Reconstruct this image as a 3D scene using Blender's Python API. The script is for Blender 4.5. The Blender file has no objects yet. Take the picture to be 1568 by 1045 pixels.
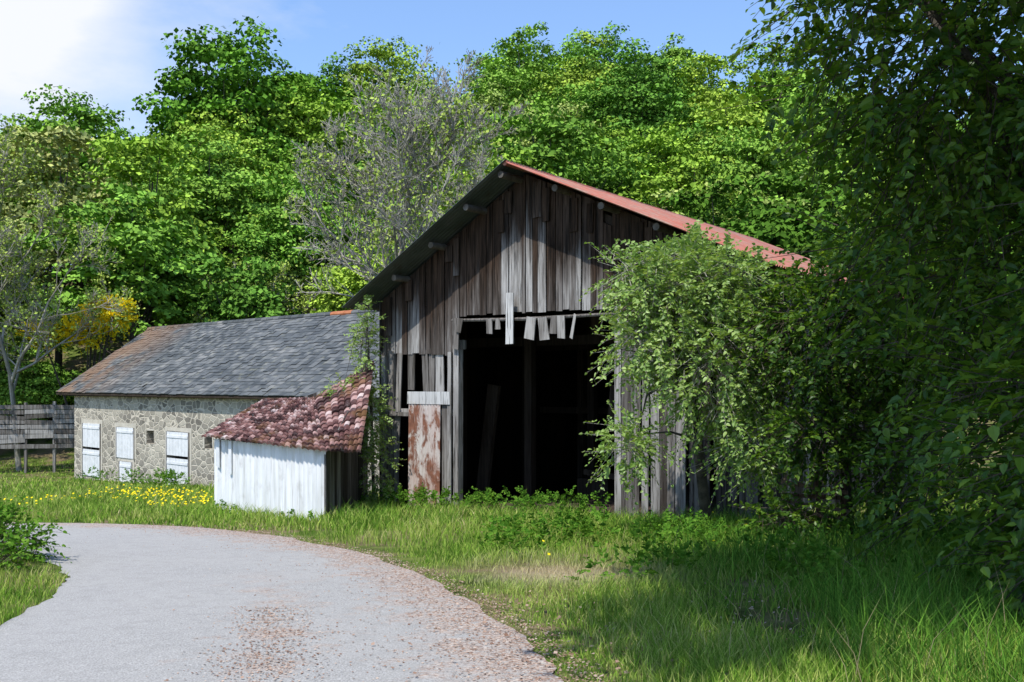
import bpy, math, numpy as np
from mathutils import Vector, Matrix
D=bpy.data; S=bpy.context.scene
rng=np.random.default_rng(7)

# ------------------------------------------------------------------ helpers
def link(ob,parent=None):
    S.collection.objects.link(ob)
    if parent: ob.parent=parent
    return ob
def empty(name,loc=(0,0,0),rz=0):
    e=D.objects.new(name,None); e.location=loc; e.rotation_euler=(0,0,rz); e.empty_display_size=.3
    return link(e)
def norm(a):
    return a/np.maximum(np.linalg.norm(a,axis=-1,keepdims=True),1e-9)
def mesh_np(name,V,F,mat,smooth=False):
    V=np.ascontiguousarray(V,dtype=np.float32); F=np.ascontiguousarray(F,dtype=np.int32)
    me=D.meshes.new(name); n,k=F.shape
    me.vertices.add(len(V)); me.vertices.foreach_set("co",V.ravel())
    me.loops.add(n*k); me.loops.foreach_set("vertex_index",F.ravel())
    me.polygons.add(n); me.polygons.foreach_set("loop_start",np.arange(n,dtype=np.int32)*k)
    me.update(calc_edges=True)
    me.polygons.foreach_set("use_smooth",np.full(n,smooth,dtype=bool))
    me.materials.append(mat)
    return me
def obj_np(name,V,F,mat,parent=None,smooth=False):
    return link(D.objects.new(name,mesh_np(name,V,F,mat,smooth)),parent)
class Arr:
    def __init__(s): s.V=[];s.F=[];s.n=0
    def add(s,V,F):
        if len(V)==0: return
        s.V.append(V); s.F.append(F+s.n); s.n+=len(V)
    def build(s,name,mat,parent=None,smooth=False): return obj_np(name,np.vstack(s.V),np.vstack(s.F),mat,parent,smooth)
BF=np.array([[0,3,2,1],[4,5,6,7],[0,1,5,4],[1,2,6,5],[2,3,7,6],[3,0,4,7]])
def box(a,x0,x1,y0,y1,z0,z1,rx=0,ry=0,jit=0,ztop=None):
    V=np.array([[x0,y0,z0],[x1,y0,z0],[x1,y1,z0],[x0,y1,z0],[x0,y0,z1],[x1,y0,z1],[x1,y1,z1],[x0,y1,z1]],float)
    if ztop is not None:
        V[4,2]=V[7,2]=ztop[0]; V[5,2]=V[6,2]=ztop[1]
    if rx or ry:
        c=V[4:].mean(0)
        M_=np.array((Matrix.Rotation(ry,3,'Y')@Matrix.Rotation(rx,3,'X')))
        V=(V-c)@M_.T+c
    if jit:
        J=rng.uniform(-jit,jit,(4,3))*[1,.25,1]; V+=J[[0,1,1,0,2,3,3,2]]
    a.add(V,BF)
def tube(a,pts,rad,n=8):
    pts=np.array([np.array(p,float) for p in pts]); m=len(pts); rad=np.array(rad,float)
    T=np.gradient(pts,axis=0); T=norm(T)
    up=np.where(np.abs(T[:,2:3])>.9,np.array([[1,0,0.]]),np.array([[0,0,1.]]))
    A=norm(np.cross(T,up)); Bb=np.cross(T,A)
    an=np.linspace(0,2*np.pi,n,endpoint=False)
    V=(pts[:,None]+rad[:,None,None]*(np.cos(an)[None,:,None]*A[:,None]+np.sin(an)[None,:,None]*Bb[:,None])).reshape(-1,3)
    F=[]
    for i in range(m-1):
        for j in range(n):
            F.append([i*n+j,i*n+(j+1)%n,(i+1)*n+(j+1)%n,(i+1)*n+j])
    base=len(V); V=np.vstack([V,pts[:1],pts[-1:]])
    for j in range(0,n-1,2):
        F.append([base,(j+2)%n,(j+1)%n,j]); F.append([base+1,(m-1)*n+j,(m-1)*n+(j+1)%n,(m-1)*n+(j+2)%n])
    a.add(V,np.array(F))
def prisms(P0,P1,r0,r1):
    n=len(P0); T=norm(P1-P0); up=np.tile([0.13,.21,.97],(n,1)); up[np.abs(T@np.array([0.13,.21,.97]))>.93]=[1,0,0]
    A=norm(np.cross(T,up)); Bq=np.cross(T,A); V=[]
    for P,r in((P0,r0),(P1,r1)):
        for k in range(3):
            an=2*np.pi*k/3; V.append(P+np.asarray(r).reshape(-1,1)*(math.cos(an)*A+math.sin(an)*Bq))
    V=np.stack(V,1).reshape(-1,3)
    F=np.array([[0,1,4,3],[1,2,5,4],[2,0,3,5]])
    return V,(np.arange(n)[:,None,None]*6+F[None]).reshape(-1,4)
L6=np.array([[0,0,0],[.25,-.33,.07],[.62,-.27,.05],[1.05,0,-.1],[.62,.27,.05],[.25,.33,.07]])
L6F=np.array([[0,1,2,3],[0,3,4,5]])
L4=np.array([[0,0,0],[.5,-.42,.05],[1,0,0],[.5,.42,.05]]); L4F=np.array([[0,1,2,3]])
def leaves(C,T,Nn,size,hi=True,wid=1.0):
    T=norm(T); Sd=norm(np.cross(T,Nn)); Nn=np.cross(Sd,T); size=np.asarray(size).reshape(-1,1,1)
    sh,sf=(L6,L6F) if hi else (L4,L4F)
    V=C[:,None]+size*(sh[None,:,0:1]*T[:,None]+wid*sh[None,:,1:2]*Sd[:,None]+sh[None,:,2:3]*Nn[:,None])
    k=len(sh); F=(np.arange(len(C))[:,None,None]*k+sf[None]).reshape(-1,4)
    return V.reshape(-1,3),F
def rv(r,n): return norm(r.normal(size=(n,3)))

# ------------------------------------------------------------------ node helper
class M:
    def __init__(s,name):
        s.m=D.materials.new(name); s.m.use_nodes=True; s.nt=s.m.node_tree; s.nt.nodes.clear()
        s.out=s.n('ShaderNodeOutputMaterial'); s.tc=s.n('ShaderNodeTexCoord'); s._g=None
    def n(s,t,**kw):
        x=s.nt.nodes.new(t)
        for k,v in kw.items(): setattr(x,k,v)
        return x
    def l(s,a,b): s.nt.links.new(a,b)
    def setv(s,inp,v):
        if isinstance(v,bpy.types.NodeSocket): s.l(v,inp)
        else:
            if inp.type=='RGBA' and len(v)==3: v=(*v,1)
            inp.default_value=v
    def co(s,sc=(1,1,1),which='Object',rot=(0,0,0)):
        mp=s.n('ShaderNodeMapping'); mp.inputs['Scale'].default_value=sc; mp.inputs['Rotation'].default_value=rot
        s.l(s.tc.outputs[which],mp.inputs[0]); return mp.outputs[0]
    def noise(s,scale,detail=4,sc=(1,1,1),rough=.55,which='Object',dist=0):
        x=s.n('ShaderNodeTexNoise'); x.inputs['Scale'].default_value=scale; x.inputs['Detail'].default_value=detail
        x.inputs['Roughness'].default_value=rough; x.inputs['Distortion'].default_value=dist
        s.l(s.co(sc,which),x.inputs['Vector']); return x.outputs['Fac']
    def ramp(s,f,stops):
        x=s.n('ShaderNodeValToRGB'); e=x.color_ramp.elements
        while len(e)<len(stops): e.new(.5)
        for el,(p,c) in zip(e,stops):
            el.position=p; el.color=(*c,1) if not isinstance(c,(int,float)) else (c,c,c,1)
        s.l(f,x.inputs[0]); return x.outputs[0]
    def mix(s,f,a,b,mode='MIX'):
        x=s.n('ShaderNodeMix',data_type='RGBA',blend_type=mode)
        s.setv(x.inputs[0],f); s.setv(x.inputs[6],a); s.setv(x.inputs[7],b); return x.outputs[2]
    def math(s,op,a,b=0.0,clamp=False):
        x=s.n('ShaderNodeMath',operation=op,use_clamp=clamp); s.setv(x.inputs[0],a); s.setv(x.inputs[1],b); return x.outputs[0]
    def xyz(s):
        x=s.n('ShaderNodeSeparateXYZ'); s.l(s.tc.outputs['Object'],x.inputs[0]); return x.outputs
    def island(s):
        if s._g is None: s._g=s.n('ShaderNodeNewGeometry')
        return s._g.outputs['Random Per Island']
    def bump(s,h,strength=.3,dist=.02):
        x=s.n('ShaderNodeBump'); x.inputs['Strength'].default_value=strength; x.inputs['Distance'].default_value=dist
        s.l(h,x.inputs['Height']); return x.outputs[0]
    def bsdf(s,col,rough=.85,normal=None,metal=0,spec=.3):
        x=s.n('ShaderNodeBsdfPrincipled'); s.setv(x.inputs['Base Color'],col); s.setv(x.inputs['Roughness'],rough)
        x.inputs['Metallic'].default_value=metal; x.inputs['Specular IOR Level'].default_value=spec
        if normal: s.l(normal,x.inputs['Normal'])
        s.l(x.outputs[0],s.out.inputs[0]); return s.m

def leafmat(name,stops,transl=.35,tint=False,scale=.35,gloss=.0):
    m=M(name)
    if tint:
        at=m.n('ShaderNodeAttribute'); at.attribute_name='tint'
        c=m.mix(1.0,m.ramp(m.island(),stops),at.outputs['Color'],'MULTIPLY')
    else:
        f=m.math('ADD',m.math('MULTIPLY',m.island(),.55),m.math('MULTIPLY',m.noise(scale,1),.5))
        c=m.ramp(f,stops)
    d=m.n('ShaderNodeBsdfDiffuse'); m.l(c,d.inputs[0]); o=d
    if transl:
        t=m.n('ShaderNodeBsdfTranslucent'); m.l(m.mix(1.0,c,(1.3,1.2,.6),'MULTIPLY'),t.inputs[0])
        o=m.n('ShaderNodeMixShader'); o.inputs[0].default_value=transl; m.l(d.outputs[0],o.inputs[1]); m.l(t.outputs[0],o.inputs[2])
    if gloss:
        g=m.n('ShaderNodeBsdfGlossy'); g.inputs['Roughness'].default_value=.42; g.inputs[0].default_value=(.8,.85,.8,1)
        a=o; o=m.n('ShaderNodeMixShader'); o.inputs[0].default_value=gloss; m.l(a.outputs[0],o.inputs[1]); m.l(g.outputs[0],o.inputs[2])
    m.l(o.outputs[0],m.out.inputs[0]); return m.m

def woodmat(name,stops,grain=(14,14,.9),bumps=.5,stain=(.03,.018,.01),stainlo=.5,stainhi=.75,gable=False):
    m=M(name)
    g=m.noise(1.0,6,grain,.65,dist=.3)
    f=m.math('ADD',m.math('MULTIPLY',g,.75),m.math('MULTIPLY',m.island(),.38))
    c=m.ramp(f,stops)
    st=m.ramp(m.noise(1.3,4,(1.5,1.5,.5)),[(stainlo,0),(stainhi,1)])
    c=m.mix(m.math('MULTIPLY',st,.8),c,stain)
    if gable:   # weathered brown under the verge, darkened further to paint in its cast shadow
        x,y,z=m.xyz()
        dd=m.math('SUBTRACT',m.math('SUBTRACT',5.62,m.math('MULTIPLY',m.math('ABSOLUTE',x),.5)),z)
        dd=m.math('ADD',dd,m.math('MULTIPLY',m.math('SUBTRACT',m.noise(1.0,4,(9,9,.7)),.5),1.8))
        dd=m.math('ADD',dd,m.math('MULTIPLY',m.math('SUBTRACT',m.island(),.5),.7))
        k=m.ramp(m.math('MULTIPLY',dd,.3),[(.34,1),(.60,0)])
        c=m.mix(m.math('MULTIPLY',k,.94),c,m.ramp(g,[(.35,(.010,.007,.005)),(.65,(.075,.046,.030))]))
    cr=m.ramp(m.noise(1.0,3,(45,45,1.4)),[(.36,0),(.42,1)])
    c=m.mix(m.math('SUBTRACT',1.0,cr),c,m.mix(.75,c,(.01,.008,.006)))
    return m.bsdf(c,.9,m.bump(m.math('ADD',g,cr),bumps,.012),spec=.1)

# ------------------------------------------------------------------ materials
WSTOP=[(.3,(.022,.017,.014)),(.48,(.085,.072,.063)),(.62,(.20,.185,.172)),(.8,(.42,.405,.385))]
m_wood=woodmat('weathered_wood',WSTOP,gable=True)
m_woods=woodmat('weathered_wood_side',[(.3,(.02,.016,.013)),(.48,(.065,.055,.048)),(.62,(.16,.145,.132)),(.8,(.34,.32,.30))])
m_woodl=woodmat('silvered_wood',[(.3,(.06,.052,.043)),(.5,(.19,.173,.157)),(.75,(.40,.38,.355))],stainlo=.52,stainhi=.8)
m_woodd=woodmat('dark_old_wood',[(.3,(.012,.009,.007)),(.6,(.05,.038,.028)),(.85,(.11,.085,.065))])
m_woodi=woodmat('shade_black_interior_wood',[(.3,(.003,.003,.002)),(.6,(.009,.007,.006)),(.95,(.02,.016,.012))],bumps=.1)  # near-black boards: the interior's shade is put into the colour
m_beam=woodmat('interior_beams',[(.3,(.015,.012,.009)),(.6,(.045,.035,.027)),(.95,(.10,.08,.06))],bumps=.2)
m_pale=woodmat('pale_board',[(.3,(.30,.29,.27)),(.5,(.5,.49,.47)),(.75,(.68,.67,.65))],stainlo=.6,stainhi=.85)

def metal(name,base,rust,lo,hi,base2=None,rough=.6,sc=1.2):
    m=M(name)
    c=base if base2 is None else m.mix(m.ramp(m.noise(2.2,5,(1,1,.4)),[(.4,0),(.65,1)]),base,base2)
    f=m.ramp(m.noise(sc,8,(2.2,2.2,1.0),.68,dist=.5),[(lo,0),(hi,1)])
    rc=m.ramp(m.noise(9,4),[(.3,tuple(x*.5 for x in rust)),(.7,rust)])
    return m.bsdf(m.mix(f,c,rc),rough,m.bump(m.noise(14,4),.15,.01),spec=.3)
m_roofL=metal('green_grey_sheet',(.045,.06,.055),(.06,.04,.03),.55,.75,(.08,.095,.09))
m_roofR=metal('red_painted_sheet',(.40,.11,.07),(.44,.28,.21),.44,.62,(.46,.17,.12))
m_rust=metal('rusty_peeling_sheet',(.60,.57,.53),(.30,.13,.08),.47,.56,(.50,.37,.32),sc=2.1)
def whitem():
    m=M('white_limewash_sheet')
    d=m.ramp(m.noise(1.2,6,(6,6,.7)),[(.35,(.62,.62,.60)),(.6,(.80,.80,.80))])
    gr=m.ramp(m.noise(2.5,6,(1.5,1.5,1)),[(.58,0),(.75,1)])
    sk=m.ramp(m.noise(1.0,4,(22,22,.5)),[(.62,0),(.68,1)])
    d=m.mix(m.math('MULTIPLY',sk,.5),d,(.30,.29,.27))
    return m.bsdf(m.mix(m.math('MULTIPLY',gr,.6),d,(.36,.34,.30)),.7,m.bump(m.noise(8,4),.2,.01))
m_white=whitem()
def tilem():
    m=M('old_clay_tiles')
    f=m.math('ADD',m.math('MULTIPLY',m.island(),.9),m.math('MULTIPLY',m.math('SUBTRACT',m.noise(2.2,5),.5),.9))
    c=m.ramp(f,[(.1,(.05,.025,.024)),(.35,(.12,.055,.05)),(.6,(.26,.135,.118)),(.8,(.42,.27,.245)),(.95,(.56,.45,.42))])
    mo=m.ramp(m.noise(1.3,5),[(.54,0),(.66,1)])
    c=m.mix(m.math('MULTIPLY',mo,.6),c,(.19,.10,.035))
    li=m.ramp(m.noise(13,3),[(.58,0),(.7,1)])
    return m.bsdf(m.mix(m.math('MULTIPLY',li,.4),c,(.42,.38,.35)),.9,m.bump(m.noise(30,3),.4,.01),spec=.15)
m_tile=tilem()
def slatem():
    m=M('roof_slates')
    f=m.math('ADD',m.math('MULTIPLY',m.island(),.4),m.math('MULTIPLY',m.noise(.6,6),.65))
    c=m.ramp(f,[(.25,(.045,.050,.052)),(.5,(.092,.098,.099)),(.7,(.15,.152,.147)),(.9,(.26,.25,.23))])
    sx=m.xyz()
    e=m.math('SUBTRACT',1.3,m.math('MULTIPLY',sx[0],.28),True)
    st=m.math('MULTIPLY',e,m.ramp(m.noise(.9,5,(1,1,1)),[(.38,0),(.5,1)]))
    c=m.mix(m.math('MULTIPLY',st,.75),c,(.22,.13,.075))
    li=m.ramp(m.noise(5,6),[(.58,0),(.7,1)])
    c=m.mix(m.math('MULTIPLY',li,.4),c,(.28,.27,.19))
    return m.bsdf(c,.65,m.bump(m.noise(18,3),.3,.01),spec=.3)
m_slate=slatem()
def stonem():
    m=M('rubble_stone_wall')
    w=m.n('ShaderNodeVectorMath',operation='ADD'); nz=m.n('ShaderNodeTexNoise'); nz.inputs['Scale'].default_value=1.6
    m.l(m.tc.outputs['Object'],nz.inputs['Vector'])
    sc=m.n('ShaderNodeVectorMath',operation='SCALE'); m.l(nz.outputs['Color'],sc.inputs[0]); sc.inputs['Scale'].default_value=.25
    m.l(m.co((3.1,3.1,5.4)),w.inputs[0]); m.l(sc.outputs[0],w.inputs[1])
    v=m.n('ShaderNodeTexVoronoi'); v.inputs['Scale'].default_value=1; m.l(w.outputs[0],v.inputs['Vector'])
    e=m.n('ShaderNodeTexVoronoi',feature='DISTANCE_TO_EDGE'); e.inputs['Scale'].default_value=1; m.l(w.outputs[0],e.inputs['Vector'])
    sv=m.n('ShaderNodeSeparateColor'); m.l(v.outputs['Color'],sv.inputs[0])
    st=m.ramp(sv.outputs[0],[(0,(.13,.118,.10)),(.35,(.24,.215,.18)),(.7,(.36,.325,.26)),(1,(.50,.455,.37))])
    st=m.mix(.25,st,m.ramp(m.noise(9,5),[(.3,(.12,.11,.09)),(.7,(.45,.41,.33))]))
    mor=m.ramp(e.outputs['Distance'],[(.02,0),(.09,1)])
    c=m.mix(mor,(.58,.52,.42),st)
    big=m.ramp(m.noise(.7,4),[(.45,0),(.7,1)]); c=m.mix(m.math('MULTIPLY',big,.35),c,(.58,.53,.43))
    return m.bsdf(c,.95,m.bump(mor,.5,.03),spec=.1)
m_stone=stonem()
def plain(name,c1,c2,scale=6,rough=.85,bump=.3):
    m=M(name); n=m.noise(scale,5); return m.bsdf(m.ramp(n,[(.3,c1),(.7,c2)]),rough,m.bump(n,bump,.02),spec=.2)
m_lime=plain('lime_mortar',(.46,.42,.34),(.60,.55,.46),4)
m_wpaint=plain('white_painted_boards',(.62,.63,.63),(.78,.78,.78),5,.6)
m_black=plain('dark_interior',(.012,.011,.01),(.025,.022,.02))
m_dirt=plain('barn_dirt_floor',(.035,.025,.02),(.09,.062,.05),3)
m_log=plain('log_ends',(.07,.06,.05),(.17,.155,.135),5)
m_bark=plain('bark',(.035,.03,.024),(.12,.105,.085),9,.95,.8)
m_twig=plain('grey_twigs',(.24,.225,.185),(.44,.415,.35),3,.9,0)
m_twigd=plain('dark_twigs',(.04,.032,.022),(.10,.08,.06),3,.9,0)
m_orange=plain('orange_ridge_tile',(.35,.12,.05),(.5,.2,.1))
m_redw=woodmat('reddish_wood',[(.3,(.05,.03,.02)),(.6,(.17,.10,.07)),(.85,(.30,.22,.17))])
def roadm():
    m=M('worn_road')
    uv=m.n('ShaderNodeSeparateXYZ'); m.l(m.tc.outputs['UV'],uv.inputs[0])
    fine=m.noise(90,3); mid=m.noise(6,5); big=m.noise(.8,4)
    c=m.ramp(fine,[(.25,(.19,.183,.172)),(.5,(.35,.338,.32)),(.75,(.56,.545,.52))])
    c=m.mix(m.ramp(big,[(.35,0),(.7,.45)]),c,(.40,.383,.36))
    c=m.mix(m.ramp(mid,[(.48,0),(.8,.4)]),c,(.24,.232,.22))
    vo=m.n('ShaderNodeTexVoronoi'); vo.inputs['Scale'].default_value=60; m.l(m.tc.outputs['Object'],vo.inputs['Vector'])
    svo=m.n('ShaderNodeSeparateColor'); m.l(vo.outputs['Color'],svo.inputs[0])
    grit=m.ramp(svo.outputs[0],[(0,(.17,.10,.07)),(.4,(.34,.235,.18)),(.7,(.44,.335,.27)),(1,(.58,.51,.44))])
    u=uv.outputs[0]; pat=m.noise(2.6,6,(1,1,1),.7)
    edge=m.math('ADD',m.math('MULTIPLY',m.math('SUBTRACT',u,.76),6.0),m.math('MULTIPLY',m.math('SUBTRACT',pat,.5),5.0))
    cd=m.math('ABSOLUTE',m.math('SUBTRACT',u,.54))
    cen=m.math('ADD',m.math('SUBTRACT',.42,m.math('MULTIPLY',cd,7.0)),m.math('MULTIPLY',m.math('SUBTRACT',pat,.50),7.0))
    cen=m.math('MULTIPLY',m.math('MINIMUM',cen,1.0),m.ramp(uv.outputs[1],[(.44,1.0),(.52,0.0)]))
    k=m.math('MAXIMUM',m.math('MULTIPLY',edge,1.0,True),m.math('MULTIPLY',cen,.85,True))
    c=m.mix(m.math('MULTIPLY',k,m.ramp(m.noise(28,3),[(.38,.2),(.56,1.0)])),c,grit)
    return m.bsdf(c,.95,m.bump(m.math('ADD',fine,svo.outputs[0]),.45,.012),spec=.1)
m_road=roadm()
DRY=(.45,9.9,-.3)
def groundm():
    m=M('ground_turf')
    n=m.noise(2.5,6); b=m.noise(.9,4)
    c=m.ramp(n,[(.3,(.045,.06,.015)),(.5,(.09,.13,.025)),(.7,(.16,.18,.05))])
    c=m.mix(m.ramp(b,[(.45,0),(.6,.85)]),c,(.20,.145,.09))
    vm=m.n('ShaderNodeVectorMath',operation='DISTANCE'); m.l(m.tc.outputs['Object'],vm.inputs[0]); vm.inputs[1].default_value=DRY
    dp=m.math('SUBTRACT',1.2,m.math('ADD',vm.outputs['Value'],m.math('MULTIPLY',n,.8)),True)
    c=m.mix(dp,c,(.45,.37,.25))
    return m.bsdf(c,1.0,m.bump(m.noise(30,4),.6,.04),spec=.05)
m_ground=groundm()
def grassm(name,stops,dry=True):
    m=M(name)
    f=m.math('ADD',m.math('MULTIPLY',m.island(),.4),m.math('MULTIPLY',m.noise(.9,5,rough=.7),.66))
    c=m.ramp(f,stops)
    if dry:
        vm=m.n('ShaderNodeVectorMath',operation='DISTANCE'); m.l(m.tc.outputs['Object'],vm.inputs[0]); vm.inputs[1].default_value=DRY
        dp=m.math('SUBTRACT',1.5,m.math('ADD',m.math('MULTIPLY',vm.outputs['Value'],.85),m.math('MULTIPLY',m.island(),.7)),True)
        c=m.mix(dp,c,(.54,.44,.27))
    d=m.n('ShaderNodeBsdfDiffuse'); m.l(c,d.inputs[0]); t=m.n('ShaderNodeBsdfTranslucent'); m.l(c,t.inputs[0])
    a=m.n('ShaderNodeMixShader'); a.inputs[0].default_value=.22; m.l(d.outputs[0],a.inputs[1]); m.l(t.outputs[0],a.inputs[2])
    m.l(a.outputs[0],m.out.inputs[0]); return m.m
m_grass=grassm('grass_blades',[(.2,(.06,.14,.018)),(.40,(.14,.27,.03)),(.54,(.26,.40,.055)),(.68,(.42,.47,.12)),(.84,(.56,.48,.25))])
m_tallg=grassm('tall_grass_blades',[(.2,(.035,.10,.014)),(.45,(.08,.20,.025)),(.7,(.17,.33,.04)),(.88,(.36,.41,.13))],False)
LG=[(.2,(.04,.12,.014)),(.5,(.09,.21,.022)),(.8,(.17,.31,.04))]
m_leafF=leafmat('forest_leaves',[(.0,(.58,.66,.58)),(.5,(1.05,1.08,1.0)),(1,(1.45,1.40,1.25))],0,True)
m_leafR=leafmat('lime_tree_leaves',[(.2,(.032,.085,.010)),(.5,(.075,.165,.016)),(.85,(.20,.32,.032))],.45,gloss=.025)
m_shade=leafmat('roadside_tree_leaves',[(.2,(.04,.09,.012)),(.85,(.09,.17,.02))],.1)
m_leafE=leafmat('elder_leaves',[(.2,(.12,.22,.04)),(.5,(.24,.38,.08)),(.85,(.42,.54,.18))],.35,gloss=.03)
m_leafW=leafmat('weed_leaves',LG,.25)
m_leafB=leafmat('budding_leaves',[(.2,(.20,.27,.05)),(.5,(.30,.40,.07)),(.85,(.42,.50,.12))],0)
m_yel=leafmat('yellow_blossom',[(.2,(.80,.60,.01)),(.8,(.95,.80,.04))],.2)
m_litter=leafmat('leaf_litter',[(.2,(.17,.09,.06)),(.5,(.36,.24,.18)),(.85,(.55,.45,.37))],.1)
m_seed=leafmat('dry_stalks',[(.2,(.25,.19,.10)),(.8,(.45,.37,.22))],.2)

# ------------------------------------------------------------------ terrain
def sst(t): t=np.clip(t,0,1); return t*t*(3-2*t)
def H(x,y):
    x=np.asarray(x,float); y=np.asarray(y,float)
    z=-.06*(np.clip(y,4,38)-5)
    hh=13+9*sst((x+55)/32)+2.0*np.sin(x*.09+1)
    z=z+hh*np.clip((y-47)/50,0,1)**1.05
    z=z+ .35*np.exp(-((x+7.5)**2/5+(y-9.0)**2/7))*sst((-4.6-x)/1.2)
    z=z+ .5*sst((x-5)/8)
    return z
def axis(a,b,c,d,f,co):
    return np.unique(np.concatenate([np.arange(a,b,co),np.arange(b,c+1e-6,f),np.arange(c,d+1,co)]).round(3))
xs=axis(-240,-30,15,240,.5,6); ys=axis(-40,0,40,50,.5,2); ys=np.unique(np.concatenate([ys,np.arange(50,420,5)]))
X,Y=np.meshgrid(xs,ys); Z=H(X,Y)
V=np.stack([X,Y,Z],-1).reshape(-1,3); nx=len(xs); ny=len(ys)
i=np.arange(ny-1)[:,None]*nx+np.arange(nx-1)[None]; F=np.stack([i,i+1,i+nx+1,i+nx],-1).reshape(-1,4)
obj_np('ground_terrain',V,F,m_ground,smooth=True)

# ------------------------------------------------------------------ road
far=np.array([(.9,-12),(.75,-4),(.6,0),(.45,3.6),(.27,5.45),(.07,6.64),(-.35,8.3),(-.94,9.98),(-1.73,11.75),(-3.02,13.8),(-4.97,15.66),(-6.8,16.4),(-9.5,16.6),(-14,16.2),(-30,14)])
near=np.array([(-3.1,-12),(-3.1,-4),(-3.15,0),(-3.25,3.6),(-3.4,5.4),(-3.55,6.9),(-3.85,8.3),(-4.25,9.5),(-4.8,10.5),(-5.6,11.5),(-6.8,12.4),(-8,12.9),(-10,13.1),(-14,12.8),(-30,11)])
def resamp(P,m=160):
    t=np.linspace(0,len(P)-1,m); k=np.arange(len(P))
    a=np.stack([np.interp(t,k,P[:,0]),np.interp(t,k,P[:,1])],1)
    for _ in range(3): a[1:-1]=(a[:-2]+2*a[1:-1]+a[2:])/4
    return a
fr=resamp(far); nr=resamp(near)
wob=np.convolve(rng.normal(size=len(fr)+8),np.ones(4)/4,'same')[:len(fr)]*.06
fr=fr+wob[:,None]*np.array([1,.6]); nr=nr+np.roll(wob,33)[:,None]
K=14; V=[];UV=[]
for a in range(len(fr)):
    for k in range(K+1):
        w=k/K; p=nr[a]*(1-w)+fr[a]*w; V.append((p[0],p[1],H(p[0],p[1])+.012)); UV.append((w,a/(len(fr)-1)))
F=[(a*(K+1)+k,a*(K+1)+k+1,(a+1)*(K+1)+k+1,(a+1)*(K+1)+k) for a in range(len(fr)-1) for k in range(K)]
ro=obj_np('country_road',np.array(V),np.array(F),m_road,smooth=True)
uvl=ro.data.uv_layers.new(name='UVMap'); UV=np.array(UV,dtype=np.float32); Fa=np.array(F).ravel()
uvl.data.foreach_set('uv',UV[Fa].ravel())
roadpoly=np.vstack([nr,fr[::-1]])
def inpoly(px,py,P):
    ins=np.zeros(len(px),bool); j=len(P)-1
    for i in range(len(P)):
        xi,yi=P[i]; xj,yj=P[j]
        if yi!=yj:
            c=((yi>py)!=(yj>py))&(px<(xj-xi)*(py-yi)/(yj-yi)+xi); ins^=c
        j=i
    return ins
def roaddist(px,py):
    d=np.full(len(px),1e9)
    for P in (fr,nr):
        for q in P[::2]: d=np.minimum(d,(px-q[0])**2+(py-q[1])**2)
    return np.sqrt(d)

# ------------------------------------------------------------------ TIMBER BARN
BA=math.radians(-35.5)
barn=empty('old_wooden_barn',(-.16,17.9,0),BA)
def b2w(u,v): return (-.16+.814*u+.581*v, 17.9-.581*u+.814*v)
SL,SR,ZR=.605,.436,5.62
UL,UR=-4.05,5.05; VB=12.0; V0=.7
def rz(u): return ZR+SL*u if u<0 else ZR-SR*u
def corr(name,P00,P10,P01,mat,parent,wave=.09,amp=.014,rows=2,spn=6,sag=.0,edge=.0):
    P00,P10,P01=[np.array(p,float) for p in(P00,P10,P01)]
    A=P10-P00; Bv=P01-P00; N=np.cross(A,Bv); N/=np.linalg.norm(N); L=np.linalg.norm(A)
    n=int(L/wave*spn); s=np.linspace(0,1,n); V=[]
    sheet=(s*L/.85).astype(int); off=rng.uniform(-edge,edge,sheet.max()+1); off2=rng.uniform(-edge,edge,sheet.max()+1)
    for r in range(rows+1):
        t=r/rows; tt=np.full(n,t)
        if r==0: tt=tt+off2[sheet]
        if r==rows: tt=tt+off[sheet]
        h=amp*np.sin(s*L/wave*2*np.pi)+sag*np.sin(np.pi*s*1.7+1)*(.5+t)+ (sheet%2)*.004
        V.append(P00+s[:,None]*A+tt[:,None]*Bv+h[:,None]*N)
    V=np.vstack(V); i=np.arange(rows)[:,None]*n+np.arange(n-1)[None]
    F=np.stack([i,i+1,i+n+1,i+n],-1).reshape(-1,4)
    return obj_np(name,V,F,mat,parent,smooth=True)
corr('roof_left_sheets',(0,0,ZR),(0,VB,ZR),(UL,0,rz(UL)),m_roofL,barn,.1,.018,4,edge=.012,sag=.01)
corr('roof_right_sheets',(0,0,ZR+.01),(0,VB,ZR+.01),(UR,0,rz(UR)+.01),m_roofR,barn,.1,.018,4,edge=.012,sag=.012)
a=Arr(); tube(a,[(0,.05,ZR-.01),(0,VB,ZR-.01)],[.055,.055],8); a.build('ridge_cap',m_roofR,barn)
a=Arr()
for u in (-3.75,-2.9,-1.95,-.95,-.12,.95,1.95,2.95,3.9,4.7):
    rr=.07; z=rz(u)-.12
    tube(a,[(u,.2+rng.uniform(-.12,.12),z-.01),(u+.02,3,z),(u,11.8,z)],[rr*.9,rr,rr],10)
a.build('purlin_logs',m_log,barn)
a=Arr()
def rafter(v,w=.1,dz=.27,th=.16):
    for (ua,ub) in((-3.7,0),(0,4.8)):
        za,zb=rz(ua)-dz,rz(ub)-dz
        V=np.array([[ua,v,za-th],[ub,v,zb-th],[ub,v+w,zb-th],[ua,v+w,za-th],[ua,v,za],[ub,v,zb],[ub,v+w,zb],[ua,v+w,za]])
        a.add(V,BF)
for v in (.76,3.2,5.8,8.4,11.1): rafter(v)
for v in (3.2,5.8,8.4,11.1):
    box(a,-3.58,4.7,v+.12,v+.3,2.45,2.65)
    for u in (-3.48,-1.6,1.9,4.6): box(a,u-.09,u+.09,v-.1,v+.08,-1.6,rz(u)-.3)
for v in (3.2,8.4): box(a,-.1,.1,v+.02,v+.12,2.7,5.2)
a.build('trusses',m_beam,barn)
a=Arr(); u=-3.62
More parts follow.
